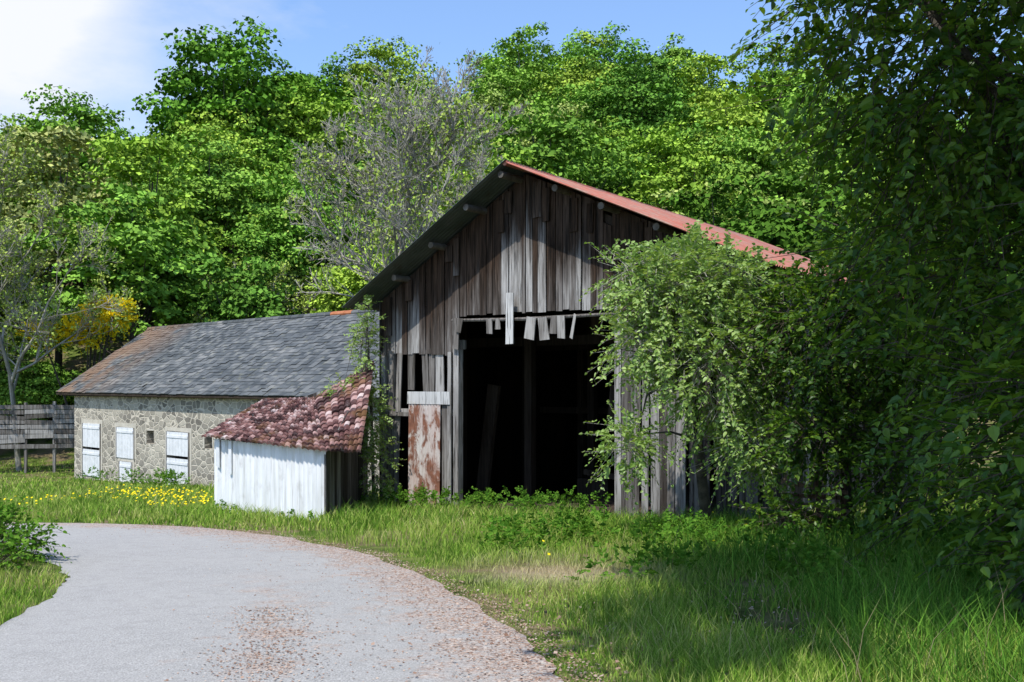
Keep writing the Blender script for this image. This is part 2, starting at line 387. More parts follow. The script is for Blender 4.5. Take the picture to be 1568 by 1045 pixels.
while u<4.72:
    w=rng.uniform(.11,.2); u1=min(u+w,4.74)
    if u<0<u1: u1=0.0
    mid=(u+u1)/2
    if mid<-1.62: z0=2.22+rng.uniform(-.04,.03)
    elif mid<1.95: z0=2.95+rng.uniform(-.02,.02)
    else: z0=2.5+rng.uniform(-.2,.1)
    vo=V0+rng.choice([0,.014])+rng.uniform(0,.006); top=(rz(u)-.1,rz(u1)-.1)
    dz=-rng.uniform(.15,.6) if rng.random()<.1 else 0
    box(a,u,u1-rng.uniform(.004,.02),vo,vo+.022,z0,0,ztop=(top[0]+dz,top[1]+dz),jit=.004)
    u=u1+.001
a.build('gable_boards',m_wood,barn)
a=Arr(); u=-3.5
while u<4.6:
    w=rng.uniform(.12,.2)
    if rng.random()<.4:
        t=rz(u+w/2)-.16; Lh=rng.uniform(.3,.8); box(a,u,u+w,V0-.03,V0-.008,t-Lh,t-abs(rng.normal())*.03,jit=.008,ry=rng.normal()*.015)
    u+=w+.03
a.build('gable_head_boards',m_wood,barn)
a=Arr()
box(a,-3.62,-1.55,V0+.05,V0+.2,2.3,2.48); box(a,-1.6,2.0,V0+.06,V0+.2,2.98,3.16)
box(a,-1.70,-1.57,V0-.02,V0+.13,-1.7,2.3,jit=.012); box(a,1.9,2.04,V0-.02,V0+.16,-1.5,3.0,jit=.01)
box(a,-3.42,-3.28,V0,V0+.16,-1.9,2.3,jit=.012); box(a,-3.64,-3.54,V0+.02,V0+.14,-1.9,2.3,jit=.01)
box(a,-3.6,-1.7,V0+.04,V0+.12,1.0,1.12); box(a,-3.6,-2.85,V0-.04,V0,.98,1.06,ry=.02,jit=.01)
tube(a,[(-1.7,V0-.05,2.86),(0,V0-.06,2.82),(1.95,V0-.05,2.84)],[.03,.035,.03],7)
box(a,-3.2,-3.06,V0+.02,V0+.045,-1.6,2.25,ry=.05,jit=.01); box(a,-2.92,-2.74,V0+.03,V0+.055,1.5,2.3,jit=.01)
box(a,-2.55,-2.40,V0+.02,V0+.045,1.45,2.3,ry=-.06); box(a,-2.37,-2.22,V0+.045,V0+.07,1.4,2.3,ry=.02); box(a,-2.18,-1.98,V0+.03,V0+.055,1.4,2.3,jit=.015)
box(a,-2.0,-1.86,V0+.0,V0+.03,-1.6,1.3,jit=.006); box(a,-1.84,-1.75,V0-.03,V0-.005,-1.6,2.25,jit=.006)
a.build('front_posts',m_woodl,barn)
a=Arr()
for (u,w,z0,z1,ry,vv) in ((-.82,.13,2.56,2.86,.05,-.1),(-.62,.1,2.64,2.86,-.04,-.1),(.10,.22,2.44,2.84,.14,-.11),(.36,.2,2.42,2.84,-.12,-.12),(.62,.14,2.54,2.86,.02,-.1),(.76,.16,2.44,2.86,-.02,-.1),
        (1.12,.06,2.42,2.86,.18,-.1),(-1.66,.15,2.3,2.9,.04,-.09),(-1.5,.13,2.62,2.9,.2,-.12)):
    box(a,u,u+w,V0+vv,V0+vv+.022,z0,z1,ry=ry,jit=.018)
a.build('hanging_boards',m_woodl,barn)
a=Arr(); box(a,-.33,-.17,V0-.15,V0-.125,2.36,3.32,ry=.01,jit=.008)
box(a,-2.86,-1.76,V0-.05,V0-.03,1.22,1.46,jit=.012); a.build('pale_boards',m_pale,barn)
corr('rusty_door_sheet',(-2.86,V0-.04,-1.5),(-2.02,V0-.045,-1.5),(-2.84,V0-.035,1.2),m_rust,barn,.075,.01,3,edge=.005)
a=Arr(); u=2.06
while u<4.72:
    w=rng.uniform(.14,.24); dz=rng.uniform(0,.3); box(a,u,u+w-.015,V0-.03+rng.uniform(0,.01),V0-.005,-1.3,2.45+dz,ry=rng.normal()*.008,jit=.004); u+=w+(0 if rng.random()>.1 else .08)
u=V0; c_=Arr()
while u<VB-.7:
    w=rng.uniform(.16,.24); o_=rng.uniform(0,.01); box(a,4.72+o_,4.745+o_,u-.012,u+w+.012,-1.8,rz(4.73)-.1)
    box(a,-3.66-o_,-3.64-o_,u-.012,u+w+.012,-2.1,rz(-3.65)-.1); box(c_,-3.61-o_,-3.595-o_,u+.2,u+w+.23,-2.1,rz(-3.6)-.12); u+=w
a.build('side_wall_boards',m_woods,barn); c_.build('added_dark_lining',m_woodi,barn)  # lining added over the left inner wall to keep the interior dark
a=Arr(); u=-3.6; kk=0
while u<4.7:
    w=rng.uniform(.16,.24); u1=u+w; o_=(kk%2)*.032; kk+=1
    if not(-1.75<u<-.9 ): box(a,u-.015,u1+.015,11.3+o_,11.33+o_,-2.4,0,ztop=(rz(u)-.03,rz(u1)-.03))
    else: box(a,u-.015,u1+.015,11.3+o_,11.33+o_,-2.4,2.75)
    u=u1
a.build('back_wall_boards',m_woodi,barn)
a=Arr()
box(a,.15,.36,3.6,3.63,.75,1.6,ry=.1,jit=.02); box(a,-1.3,-.5,4.6,5.2,-1.5,-.5,jit=.03); box(a,-.3,.7,5,5.6,-1.6,-.9,jit=.05); box(a,.9,1.0,2.6,2.65,-1.5,1.2,ry=-.2)
box(a,-3.5,1.8,6.4,6.5,.9,1.05); box(a,-1.0,1.4,4.4,4.5,-.5,-.38,ry=.1); box(a,-2.9,-2.6,3.4,3.5,-1.5,1.6,ry=.14)
a.build('stored_lumber',m_woodd,barn)
fl=[(-3.6,.9),(4.7,.9),(4.7,11.3),(-3.6,11.3)]; V=[]
for (u,v) in fl:
    x,y=b2w(u,v); V.append((u,v,float(H(x,y))+.03))
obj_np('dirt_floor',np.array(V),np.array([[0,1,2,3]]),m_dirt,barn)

# ------------------------------------------------------------------ LEAN-TO SHED
shed=empty('lean_to_shed')
PL=(-5.77,19.3); PR=(-3.15,16.8); PB=(-2.94,20.3); PD=(-5.6,22.0)
corr('white_front_sheets',(PL[0],PL[1],-1.05),(PR[0],PR[1],-1.12),(PL[0],PL[1],.60),m_white,shed,.13,.014,3,edge=.03)
a=Arr()
def wallboards(a,p,q,z0,z1,wr=(.12,.2),th=.02):
    p=np.array(p);q=np.array(q); L=np.linalg.norm(q-p); d=(q-p)/L; nn=np.array([-d[1],d[0]]); s=0
    while s<L:
        w=rng.uniform(*wr); e=min(s+w-.006,L); za=z0+rng.uniform(-.03,.03)
        zt=[z1[0]+(z1[1]-z1[0])*t/L for t in(s,e)]; c=[p+d*s,p+d*e]
        V=[]
        for zz in(None,1):
            for k,(cc,o) in enumerate(((c[0],0),(c[1],0),(c[1],th),(c[0],th))):
                xy=cc+nn*o; V.append([xy[0],xy[1],za if zz is None else (zt[0] if k in(0,3) else zt[1])])
        a.add(np.array(V),BF); s+=w
wallboards(a,PR,PB,-1.2,(.42,1.8)); wallboards(a,PD,PL,-1.3,(1.0,.5)); wallboards(a,PB,PD,-1.3,(1.8,1.0))
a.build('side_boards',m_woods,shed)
a=Arr(); P_=np.array(PL);Q_=np.array(PR); dd_=(Q_-P_)/np.linalg.norm(Q_-P_); nn_=np.array([dd_[1],-dd_[0]])
for s_,w_,z_ in ((.60,.10,-.05),(.14,.12,.05)):
    p=P_+dd_*s_+nn_*.03; q=p+dd_*w_; V=np.array([[p[0],p[1],z_],[q[0],q[1],z_-.04],[q[0]+nn_[0]*.02,q[1]+nn_[1]*.02,z_-.04],[p[0]+nn_[0]*.02,p[1]+nn_[1]*.02,z_]])
    V2=V.copy(); V2[:,2]=.56-.02*s_; a.add(np.vstack([V,V2]),BF)
a.build('white_battens',m_wpaint,shed)
def tiles(a,A,Bp,C,Dp,tw=.2,tl=.27,lift=.035,curve=.03):
    A,Bp,C,Dp=[np.array(p,float) for p in(A,Bp,C,Dp)]
    Lw=max(np.linalg.norm(Bp-A),np.linalg.norm(C-Dp)); Lh=max(np.linalg.norm(Dp-A),np.linalg.norm(C-Bp))
    nw=max(1,int(Lw/tw)); nh=max(1,int(Lh/tl))
    N=np.cross(C-A,Dp-Bp); N/=np.linalg.norm(N)
    P=lambda s,t:(A*(1-s)+Bp*s)*(1-t)+(Dp*(1-s)+C*s)*t
    Vs=[];k=5
    for r in range(nh):
        for c in range(nw):
            j=rng.normal()*.006; t0=(r-.12+rng.normal()*.04)/nh; t1=min((r+1.0)/nh,1.0); s0=c/nw; s1=(c+1.0)/nw; jl=lift*(1+rng.normal()*.25)
            row=[]
            for (t,h) in((t0,jl),(t1,.006)):
                for m_ in range(k):
                    q=m_/(k-1); row.append(P(s0+(s1-s0)*q,t)+N*(h+curve*math.sin(np.pi*q)+j))
            for m_ in range(k):
                q=m_/(k-1); row.append(P(s0+(s1-s0)*q,t0)+N*(-.01+curve*math.sin(np.pi*q)*.9+j))
            Vs.append(row)
    Vs=np.array(Vs).reshape(-1,3); f=[[m_,m_+1,k+m_+1,k+m_] for m_ in range(k-1)]+[[2*k+m_,2*k+m_+1,m_+1,m_] for m_ in range(k-1)]
    F=(np.arange(nw*nh)[:,None,None]*3*k+np.array(f)[None]).reshape(-1,4); a.add(Vs,F)
a=Arr()
rA=(-6.02,19.35,.60); rB=(-3.08,16.55,.50); rC=(-2.62,17.3,.44); rF=(-2.80,20.35,2.09); rE=(-4.06,20.5,1.33); rD=(-5.47,22.0,1.27)
tiles(a,rA,rB,rE,rD,.17,.24); tiles(a,rB,rC,rF,rE,.17,.24)
a.build('tile_roof',m_tile,shed)

# ------------------------------------------------------------------ STONE BARN
SA=math.atan2(-.694,.72)
st=empty('stone_barn',(-17.4,38.0,0),SA)
EZ,RZ_,HW,LEN=1.32,3.87,3.7,20.0
def wall_open(x0,x1,z0,z1,ops,y=0,th=.45):
    a=Arr(); xsx=sorted({x0,x1,*[o[0] for o in ops],*[o[1] for o in ops]}); zs=sorted({z0,z1,*[o[2] for o in ops],*[o[3] for o in ops]})
    for i in range(len(xsx)-1):
        for j in range(len(zs)-1):
            cx=(xsx[i]+xsx[i+1])/2; cz=(zs[j]+zs[j+1])/2
            if any(o[0]<cx<o[1] and o[2]<cz<o[3] for o in ops): continue
            for yy,flip in((y,0),(y+th,1)):
                V=np.array([[xsx[i],yy,zs[j]],[xsx[i+1],yy,zs[j]],[xsx[i+1],yy,zs[j+1]],[xsx[i],yy,zs[j+1]]]); a.add(V,np.array([[0,1,2,3]] if not flip else [[3,2,1,0]]))
    for o in ops:
        xa,xb,za,zb=o[:4]; c=[(xa,za),(xb,za),(xb,zb),(xa,zb)]
        for k in range(4):
            p,q=c[k],c[(k+1)%4]; a.add(np.array([[p[0],y,p[1]],[q[0],y,q[1]],[q[0],y+th,q[1]],[p[0],y+th,p[1]]]),np.array([[0,1,2,3]]))
    for xx in(x0,x1): a.add(np.array([[xx,y,z0],[xx,y+th,z0],[xx,y+th,z1],[xx,y,z1]]),np.array([[0,1,2,3]]))
    return a
ops=[(1.8,3.3,-1.75,.2),(4.62,5.95,-.95,.14),(4.85,5.8,-1.85,-1.05),(6.85,7.38,-.36,.08),(8.3,9.75,-1.85,.1),(10.7,11.18,-.36,.05),(14.0,15.2,-1.8,.1)]
YW=.28
wall_open(1.0,LEN-.3,-3,EZ,ops,YW).build('front_wall',m_stone,st)
a=Arr()
wall_open(1.0,LEN-.3,-3,EZ,[],2*HW-.6).build('back_wall',m_stone,st)
for xx in(1.0,LEN-.3):
    V=np.array([[xx,YW,-3],[xx,2*HW-.15,-3],[xx,2*HW-.15,EZ],[xx,YW,EZ]]); a.add(V,np.array([[0,1,2,3]]))
    a.add(np.array([[xx,YW,EZ],[xx,2*HW-.15,EZ],[xx,HW+.01,RZ_-.12],[xx,HW-.01,RZ_-.12]]),np.array([[0,1,2,3]]))
a.build('gable_walls',m_stone,st)
a=Arr(); d=Arr(); k=Arr(); fz=Arr()
for i_,o in enumerate(ops):
    x0,x1,z0,z1=o; w=.15 if i_ not in(3,5) else .06
    for (p,q,r,s) in((x0-w,x0,z0,z1+w),(x1,x1+w,z0,z1+w),(x0,x1,z1,z1+w)):
        box(a,p,q,YW-.012,YW-.002,r,s,jit=.02)
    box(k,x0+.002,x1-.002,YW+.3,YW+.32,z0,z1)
    if i_ in(3,5): continue
    n=max(4,int((x1-x0)/.2)); split=-.72 if i_ in(0,4) else None
    for (za,zb) in (((z0,split-.03),(split+.03,z1)) if split else ((z0,z1),)):
        box(d,x0+.03,x1-.03,YW-.024,YW-.014,za+.02,zb-.01)
        for j in range(n):
            xa=x0+.03+(x1-x0-.06)*j/n; xb=x0+.03+(x1-x0-.06)*(j+1)/n
            box(d,xa,xb-.010,YW-.036+rng.uniform(0,.004),YW-.0245,za+.02,zb-.01)
        box(d,x0+.05,x1-.05,YW-.052,YW-.037,zb-.2,zb-.12)
    for (p,q,r,s) in((x0-.03,x0+.022,z0,z1),(x1-.022,x1+.03,z0,z1)): box(fz,p,q,YW-.045,YW-.013,r,s)
a.build('lime_surrounds',m_lime,st); d.build('white_doors_and_shutters',m_wpaint,st); k.build('dark_openings',m_black,st)
fz.build('door_frames',m_woodl,st)
a=Arr(); box(a,.2,LEN,.04,.07,EZ-.12,EZ+.0); a.build('fascia',m_woodd,st)
a=Arr()
tiles(a,(0,0,EZ+.02),(LEN,0,EZ-.02),(LEN,HW,RZ_-.03),(0,HW,RZ_+.03),.26,.17,.018,.002)
tiles(a,(LEN,2*HW,EZ),(0,2*HW,EZ),(0,HW,RZ_+.03),(LEN,HW,RZ_-.03),.5,.4,.018,.002)
a.build('slate_roof',m_slate,st)
a=Arr(); V=np.array([[0,0,EZ],[LEN,0,EZ-.04],[LEN,HW,RZ_-.05],[0,HW,RZ_]])-[0,0,.03]; a.add(np.vstack([V-[0,0,.05],V]),BF)
V=np.array([[LEN,2*HW,EZ],[0,2*HW,EZ],[0,HW,RZ_],[LEN,HW,RZ_-.05]])-[0,0,.03]; a.add(np.vstack([V-[0,0,.05],V]),BF)
a.build('roof_deck',m_woodd,st)
a=Arr(); b_=Arr(); x=0
while x<LEN:
    t=b_ if 12.3<x<13.6 else a
    tube(t,[(x,HW,RZ_-.02+.02*(1-x/LEN)),(x+.38,HW,RZ_-.02+.02*(1-x/LEN))],[.09,.1],8); x+=.37
a.build('ridge_tiles',m_slate,st); b_.build('orange_ridge_tiles',m_orange,st)

# ------------------------------------------------------------------ fence far left
a=Arr()
for i_ in range(7):
    x=-24+i_*1.05; y=39.5+.25*i_; z=float(H(x,y)); box(a,x-.05,x+.05,y,y+.1,z-.3,z+2.85+rng.uniform(-.06,.08))
    if i_<6:
        zz=z+1.0
        while zz<z+2.7:
            if rng.random()>.05:
                V=np.array([[x,y-.03,zz],[x+1.05,y+.22,zz],[x+1.05,y+.24,zz],[x,y-.01,zz],[x,y-.03,zz+.17],[x+1.05,y+.22,zz+.17],[x+1.05,y+.24,zz+.17],[x,y-.01,zz+.17]]); V[[1,2,5,6],2]+=rng.normal()*.03; a.add(V,BF)
            zz+=.2
a.build('board_fence',m_woodl)
# slatted hurdle standing in the bushes at the right end of the barn
a=Arr(); g0=float(H(4.0,13.3))
for zz in np.arange(.10,.80,.12): box(a,3.6,4.5,13.3,13.325,g0+zz,g0+zz+.05,ry=.10+rng.normal()*.04,jit=.01)
for u in(3.66,4.05,4.42): box(a,u,u+.05,13.33,13.37,g0-.05,g0+.9,ry=rng.normal()*.05,jit=.01)
a.build('slatted_hurdle',m_redw)

# ------------------------------------------------------------------ forest (one merged mass)
def crown_tree(seed,Hh=11,R=3.8,ncl=150,nl=85,ls=.27,zc=.58):
    r=np.random.default_rng(seed)
    d=rv(r,ncl); d[:,2]=np.abs(d[:,2])*1.0-.45*(r.random(ncl)<.45); d=norm(d)
    lob=1+.22*np.sin(d[:,0]*4+seed)*np.cos(d[:,1]*5+seed*2)+.15*np.sin(d[:,2]*7+seed)
    rad=(r.random(ncl)**.4)*lob
    C=d*rad[:,None]*np.array([R,R,Hh*.45])+np.array([0,0,Hh*zc])
    cr=r.uniform(.55,1.1,ncl)*R*.24; cb=r.uniform(.75,1.25,ncl)
    k=np.repeat(np.arange(ncl),nl); n=len(k)
    q=rv(r,n); q[:,2]=np.abs(q[:,2])*.9-.25; q=norm(q)
    P=C[k]+q*(cr[k]*(r.uniform(.35,1.05,n)))[:,None]*np.array([1.25,1.25,.62])
    Nn=norm(q*.9+np.array([0,0,.8])+rv(r,n)*.6); T=norm(np.cross(Nn,rv(r,n))+q*.3)
    V,F=leaves(P,T,Nn,r.uniform(.65,1.3,n)*ls,False,1.1)
    B=Arr(); tube(B,[(0,0,-1.5),(r.normal()*.1,r.normal()*.1,Hh*.3),(r.normal()*.3,r.normal()*.3,Hh*.85)],[.24,.18,.05],6)
    sel=r.choice(ncl,min(30,ncl),replace=False)
    for s in sel:
        c=C[s]; z0=max(Hh*.18,c[2]*.55); mid=c*.5+np.array([0,0,z0*.45]); tube(B,[(0,0,z0),tuple(mid),tuple(c)],[.08,.05,.02],4)
    return V.reshape(-1,4,3),cb[k],np.vstack(B.V),np.vstack(B.F)
VAR=[crown_tree(11,12,4.0),crown_tree(12,13,4.3,170),crown_tree(13,10,4.2,140),crown_tree(14,12.5,3.3,120,70),crown_tree(15,9,3.4,110),
     crown_tree(16,11,3.6,110,55,.22),crown_tree(17,10,3.4,120,50,.22)]
GR=[(.195,.335,.048),(.25,.385,.052),(.165,.30,.048),(.29,.405,.06),(.12,.24,.04),(.215,.36,.06)]
OL=[(.26,.33,.09),(.29,.34,.10),(.24,.33,.08),(.31,.33,.12)]
FV=[];FC=[];TV=Arr()
def put(v,x,y,s,col,dz=0,keep=1.0):
    z=float(H(x,y))+dz; a_=rng.uniform(0,6.28); c,s_=math.cos(a_),math.sin(a_); sz=s*rng.uniform(.93,1.12)
    R_=np.array([[c*s,-s_*s,0],[s_*s,c*s,0],[rng.normal()*.04,rng.normal()*.04,sz]])
    Vl,cb,Vt,Ft=VAR[v]
    if keep<1: k=rng.random(len(Vl))<keep; Vl,cb=Vl[k],cb[k]
    FV.append((Vl.reshape(-1,3)@R_.T+[x,y,z]).astype(np.float32)); FC.append((np.array(col)[None]*np.repeat(cb,4)[:,None]).astype(np.float32))
    TV.add(Vt@R_.T+[x,y,z],Ft)
y=51.0
while y<106:
    half=.54*y+5; x=-half+rng.uniform(0,4)
    while x<half:
        lft=x/y
        jx,jy=x+rng.normal()*.9,y+rng.normal()*1.1; kp=.8 if y>75 else 1.0
        ol=(lft<-.3 and rng.random()<.5) or (-.1<lft<-.02 and rng.random()<.35) or rng.random()<.05
        if lft>.30: kp*=.45
        if ol: put(rng.choice([5,6,3]),jx,jy,rng.uniform(.8,1.05),OL[rng.integers(4)],keep=kp)
        else:
            c=np.array(GR[rng.integers(6)])
            put(rng.choice([0,1,2,3,4,0,1]),jx,jy,rng.uniform(.78,1.12),tuple(c*rng.uniform(.85,1.15)),keep=kp)
        x+=rng.uniform(4.9,6.8)
    y+=5.4
for i_ in range(34):
    x=rng.uniform(-34,14); y=rng.uniform(45.5,50)+ (0 if x<-14 else rng.uniform(-2,2)); c=np.array(GR[rng.integers(6)])
    put(rng.choice([2,4,4]),x,y,rng.uniform(.35,.6),tuple(c),dz=-1,keep=.8)
put(1,-22.5,78,1.3,(.11,.23,.03)); put(0,-19,82,1.25,(.13,.26,.03)); put(2,-26,74,1.1,(.16,.30,.035))
for (x,y,s,v) in ((12,22,.75,0),(16,18,.8,1),(15,28,.9,2),(10,33,.8,0),(20,24,.9,1),(9.8,16.5,.45,4),(8,38,.8,3),(11.5,10.5,.55,4),(8.6,20.5,.45,4)):
    put(v,x,y,s,(.08,.165,.022))
forest=empty('forest_trees')
V=np.vstack(FV); C=np.vstack(FC); F=np.arange(len(V)).reshape(-1,4)
fo=obj_np('foliage',V,F,m_leafF,forest)
at=fo.data.color_attributes.new(name='tint',type='FLOAT_COLOR',domain='POINT')
at.data.foreach_set('color',np.hstack([C,np.ones((len(C),1),np.float32)]).ravel())
TV.build('trunks',m_bark,forest)
del V,C,F,FV,FC

# ------------------------------------------------------------------ branching trees
def grow(r,base,Hh,r0,kids,spread=.75,up=.12,wander=.16,start=.22,D0=(0,0,1)):
    P=np.array([base],float); Dd=np.array([D0],float); L=np.array([Hh*.8]); R=np.array([r0]); segs=[]; ends=[]
    for lv in range(len(kids)+1):
        ns=5 if lv<3 else 3; p=P.copy(); d=Dd.copy(); n=len(P); pts=[p]; ds=[d]; rs=[R]
        for s in range(ns):
            d=norm(d+r.normal(size=(n,3))*wander+np.array([0,0,up])*(.6 if lv else .1)); q=p+d*(L/ns)[:,None]
            rn=R*(1-.82*(s+1)/ns); segs.append((p,q,rs[-1],rn)); rs.append(rn); p=q; pts.append(p); ds.append(d)
        ends.append(np.stack(pts[2:],1).reshape(-1,3))
        if lv==len(kids): break
        k=kids[lv]; t=np.clip(r.uniform(start if lv==0 else .15,1,(n,k)),0,.999)*ns; si=t.astype(int); fr_=t-si
        PA=np.stack(pts,1); DA=np.stack(ds,1); RA=np.stack(rs,1); ii=np.arange(n)[:,None]
        P2=PA[ii,si]*(1-fr_[...,None])+PA[ii,si+1]*fr_[...,None]; d2=DA[ii,si]; R2=RA[ii,si]*.62
        pr=norm(np.cross(d2,r.normal(size=d2.shape))); an=r.uniform(.55,1.25,(n,k))[...,None]*spread
        D2=norm(d2*np.cos(an)+pr*np.sin(an)+np.array([0,0,.15])); L2=L[:,None]*(.62 if lv==0 else .5)*(1.15-.65*t/ns)*r.uniform(.7,1.15,(n,k))
        P,Dd,L,R=P2.reshape(-1,3),D2.reshape(-1,3),L2.reshape(-1),np.maximum(R2.reshape(-1),.012)
    P0=np.vstack([s[0] for s in segs]);P1=np.vstack([s[1] for s in segs]);ra=np.concatenate([s[2] for s in segs]);rb=np.concatenate([s[3] for s in segs])
    return P0,P1,ra,rb,ends
def branch_tree(name,seed,x,y,Hh,r0,kids,mt,nleaf,ls,mleaf,minr=.012,lowbias=False,**kw):
    r=np.random.default_rng(seed); e=empty(name,(x,y,float(H(x,y))-.2))
    P0,P1,ra,rb,ends=grow(r,(0,0,0),Hh,r0,kids,**kw)
    V,F=prisms(P0,P1,np.maximum(ra,minr),np.maximum(rb,minr)); obj_np('branches',V,F,mt,e,smooth=True)
    if nleaf:
        E=np.vstack(ends[-2:])
        if lowbias:
            w=np.exp(-np.clip(E[:,2],0,None)/(Hh*.35)); w/=w.sum(); idx=r.choice(len(E),nleaf,p=w)
        else: idx=r.integers(0,len(E),nleaf)
        C=E[idx]+r.normal(size=(nleaf,3))*ls*1.2; Nn=norm(rv(r,nleaf)+[0,0,.6]); T=norm(np.cross(Nn,rv(r,nleaf)))
        V,F=leaves(C,T,Nn,r.uniform(.6,1.3,nleaf)*ls,False); obj_np('leaves',V,F,mleaf,e)
    return e
branch_tree('bare_ash_tree',3,-6.2,46.5,19,.26,[24,10,8,5],m_twig,8000,.15,m_leafB,.014,True,spread=.8)
branch_tree('bare_ash_tree',4,-20.5,41.5,13.5,.15,[18,9,7,5],m_twig,17000,.12,m_leafB,.011,spread=.85,up=.16)
branch_tree('budding_tree',5,-27,45,13,.15,[14,8,7,5],m_twig,18000,.14,m_leafB,.012,spread=.8)
branch_tree('budding_tree',6,-14.5,49,12,.16,[14,8,7,5],m_twig,16000,.15,m_leafB,.013,spread=.8)
branch_tree('budding_tree',8,-34,58,17,.18,[16,9,7,5],m_twig,16000,.16,m_leafB,.015,spread=.8)

# ------------------------------------------------------------------ leafy sprays
def sprays(r,n,ells,per=12,tl=.55,ls=.085,droop=.25,shell=.35,hi=True,out=.8):
    w=np.array([e[2] if len(e)>2 else e[1][0]*e[1][1]*e[1][2] for e in ells],float); w/=w.sum()
    idx=r.choice(len(ells),n,p=w); Cc=np.array([e[0] for e in ells],float)[idx]; Rr=np.array([e[1] for e in ells],float)[idx]
    d=rv(r,n); q=r.random(n)**shell; lump=1+.2*np.sin(d[:,0]*6+idx)*np.cos(d[:,2]*7+idx*2)
    P=Cc+d*Rr*(q*lump)[:,None]
    Dr=norm(d*out+rv(r,n)*.6+np.array([0,0,-droop])); L=r.uniform(.5,1.4,n)*tl
    Up=norm(np.array([0,0,1.])+rv(r,n)*.45); Sd=norm(np.cross(Dr,Up)); Up=np.cross(Sd,Dr)
    t=np.linspace(.1,1,per)
    B=P[:,None]+Dr[:,None]*(t[None,:,None]*L[:,None,None])-np.array([0,0,1.])*(t**2)[None,:,None]*(L*.25)[:,None,None]
    sg=np.where(np.arange(per)%2==0,1,-1)[None,:,None]
    T=Dr[:,None]*.55+Sd[:,None]*sg*.85+r.normal(size=(n,per,3))*.3+np.array([0,0,-.22])
    Nn=Up[:,None]+r.normal(size=(n,per,3))*.42
    sz=(r.uniform(.55,1.25,(n,per))*ls*(1.15-.45*t[None])).ravel()
    V,F=leaves(B.reshape(-1,3),T.reshape(-1,3),norm(Nn.reshape(-1,3)),sz,hi)
    tw=prisms(P-Dr*.15,B[:,-1],np.full(n,tl*.011),np.full(n,tl*.004))
    return V,F,tw,P
def leafy(name,seed,n,ells,trunk,mleaf,limbs=14,r0=.16,mw=None,**kw):
    r=np.random.default_rng(seed); e=empty(name); V,F,tw,P=sprays(r,n,ells,**kw)
    obj_np('leaves',V,F,mleaf,e); obj_np('twigs',tw[0],tw[1],mw or m_twigd,e)
    B=Arr(); t=np.array(trunk,float)
    tube(B,t,np.linspace(r0,r0*.35,len(t)),8)
    for s in r.choice(len(P),limbs,replace=False):
        c=P[s]; k=r.integers(max(1,len(t)//3),len(t)); b=t[k]; mid=(b+c)/2+np.array([0,0,.15*np.linalg.norm(c-b)])+r.normal(size=3)*.1
        tube(B,[b,mid*.55+b*.45,mid,c],[r0*.35,r0*.26,r0*.18,r0*.06],6)
    B.build('trunk_and_limbs',m_bark,e,smooth=True); return e
g=lambda x,y:float(H(x,y))
leafy('lime_tree',21,4500,[((6.0,9.8,5.6),(3.2,2.4,2.8),22),((4.2,9.5,4.8),(1.5,1.4,1.5),6),((5.8,10,2.9),(2.7,1.8,1.7),13),((6.0,8.8,1.2),(2.6,1.8,1.5),11),((4.9,8.6,7.0),(2.2,2.0,1.5),5),((7.4,9,4),(2,2,4),5),((3.1,8.4,5.6),(.9,.8,.5),1.2)],
      [(6.2,10.2,g(6.2,10.2)-.2),(6.1,10.1,1.5),(6.0,10,3.5),(5.9,9.8,6),(5.8,9.6,8)],m_leafR,30,.24,per=13,tl=.6,ls=.11)
leafy('lime_tree',22,1300,[((4.6,6.9,1.3),(1.35,1.1,1.3),8),((5.0,6.3,3.0),(1.4,1.2,1.2),5),((4.6,6.9,.5),(1.3,1.1,.9),6)],
      [(5.8,6.8,g(5.8,6.8)-.2),(5.7,6.8,1.2),(5.4,6.6,2.6),(5.2,6.4,4.0)],m_leafR,14,.12,per=12,tl=.5,ls=.105)
# roadside tree beside the photographer: its crown, above the frame, shades the verge on the right
leafy('roadside_tree',23,3600,[((1.9,5.6,7.9),(2.5,1.8,.7),22),((4.2,5.4,8),(1.8,1.8,.8),7),((-.7,3.2,7.3),(.7,1.1,.3),1.5),((.5,4.2,7.5),(1.0,1.0,.4),3.4),((6.0,1.8,7),(2.0,2.0,1.2),3)],
      [(6.2,2.2,g(6.2,2.2)-.2),(6.1,2.3,2.5),(5.8,2.8,5),(5.2,3.6,7.2)],m_shade,22,.24,per=11,tl=.7,ls=.19,hi=False)
leafy('elder_bush',24,1900,[((2.3,14.3,2.95),(.8,.7,.7),8),((1.95,14.2,2.25),(.5,.5,.5),3),((2.9,14.0,1.9),(.85,.8,1.1),8),((3.4,13.9,.9),(.5,.6,.6),2.2),((1.65,14.1,.75),(.34,.35,.36),1.5),((3.0,14.2,3.0),(.75,.7,.5),4),((1.65,14.2,3.2),(.36,.4,.3),1)],
      [(2.9,14.6,g(2.9,14.6)-.2),(2.7,14.5,.8),(2.5,14.4,1.8),(2.3,14.3,3.0)],m_leafE,24,.09,mw=m_twig,per=11,tl=.42,ls=.085,droop=.15)
leafy('hazel_bush',25,1700,[((4.2,13.4,2.3),(1.0,.9,1.1),9),((4.9,12.9,.8),(.75,.7,1.1),5),((5.3,12.6,2.9),(1.2,1.1,1.2),5),((3.9,12.9,.95),(.6,.45,.35),1.8),((3.6,12.9,-.15),(.5,.3,.25),.9)],
      [(4.6,13.6,g(4.6,13.6)-.2),(4.5,13.5,1.4),(4.3,13.3,3.0)],m_leafR,20,.09,per=11,tl=.45,ls=.09)
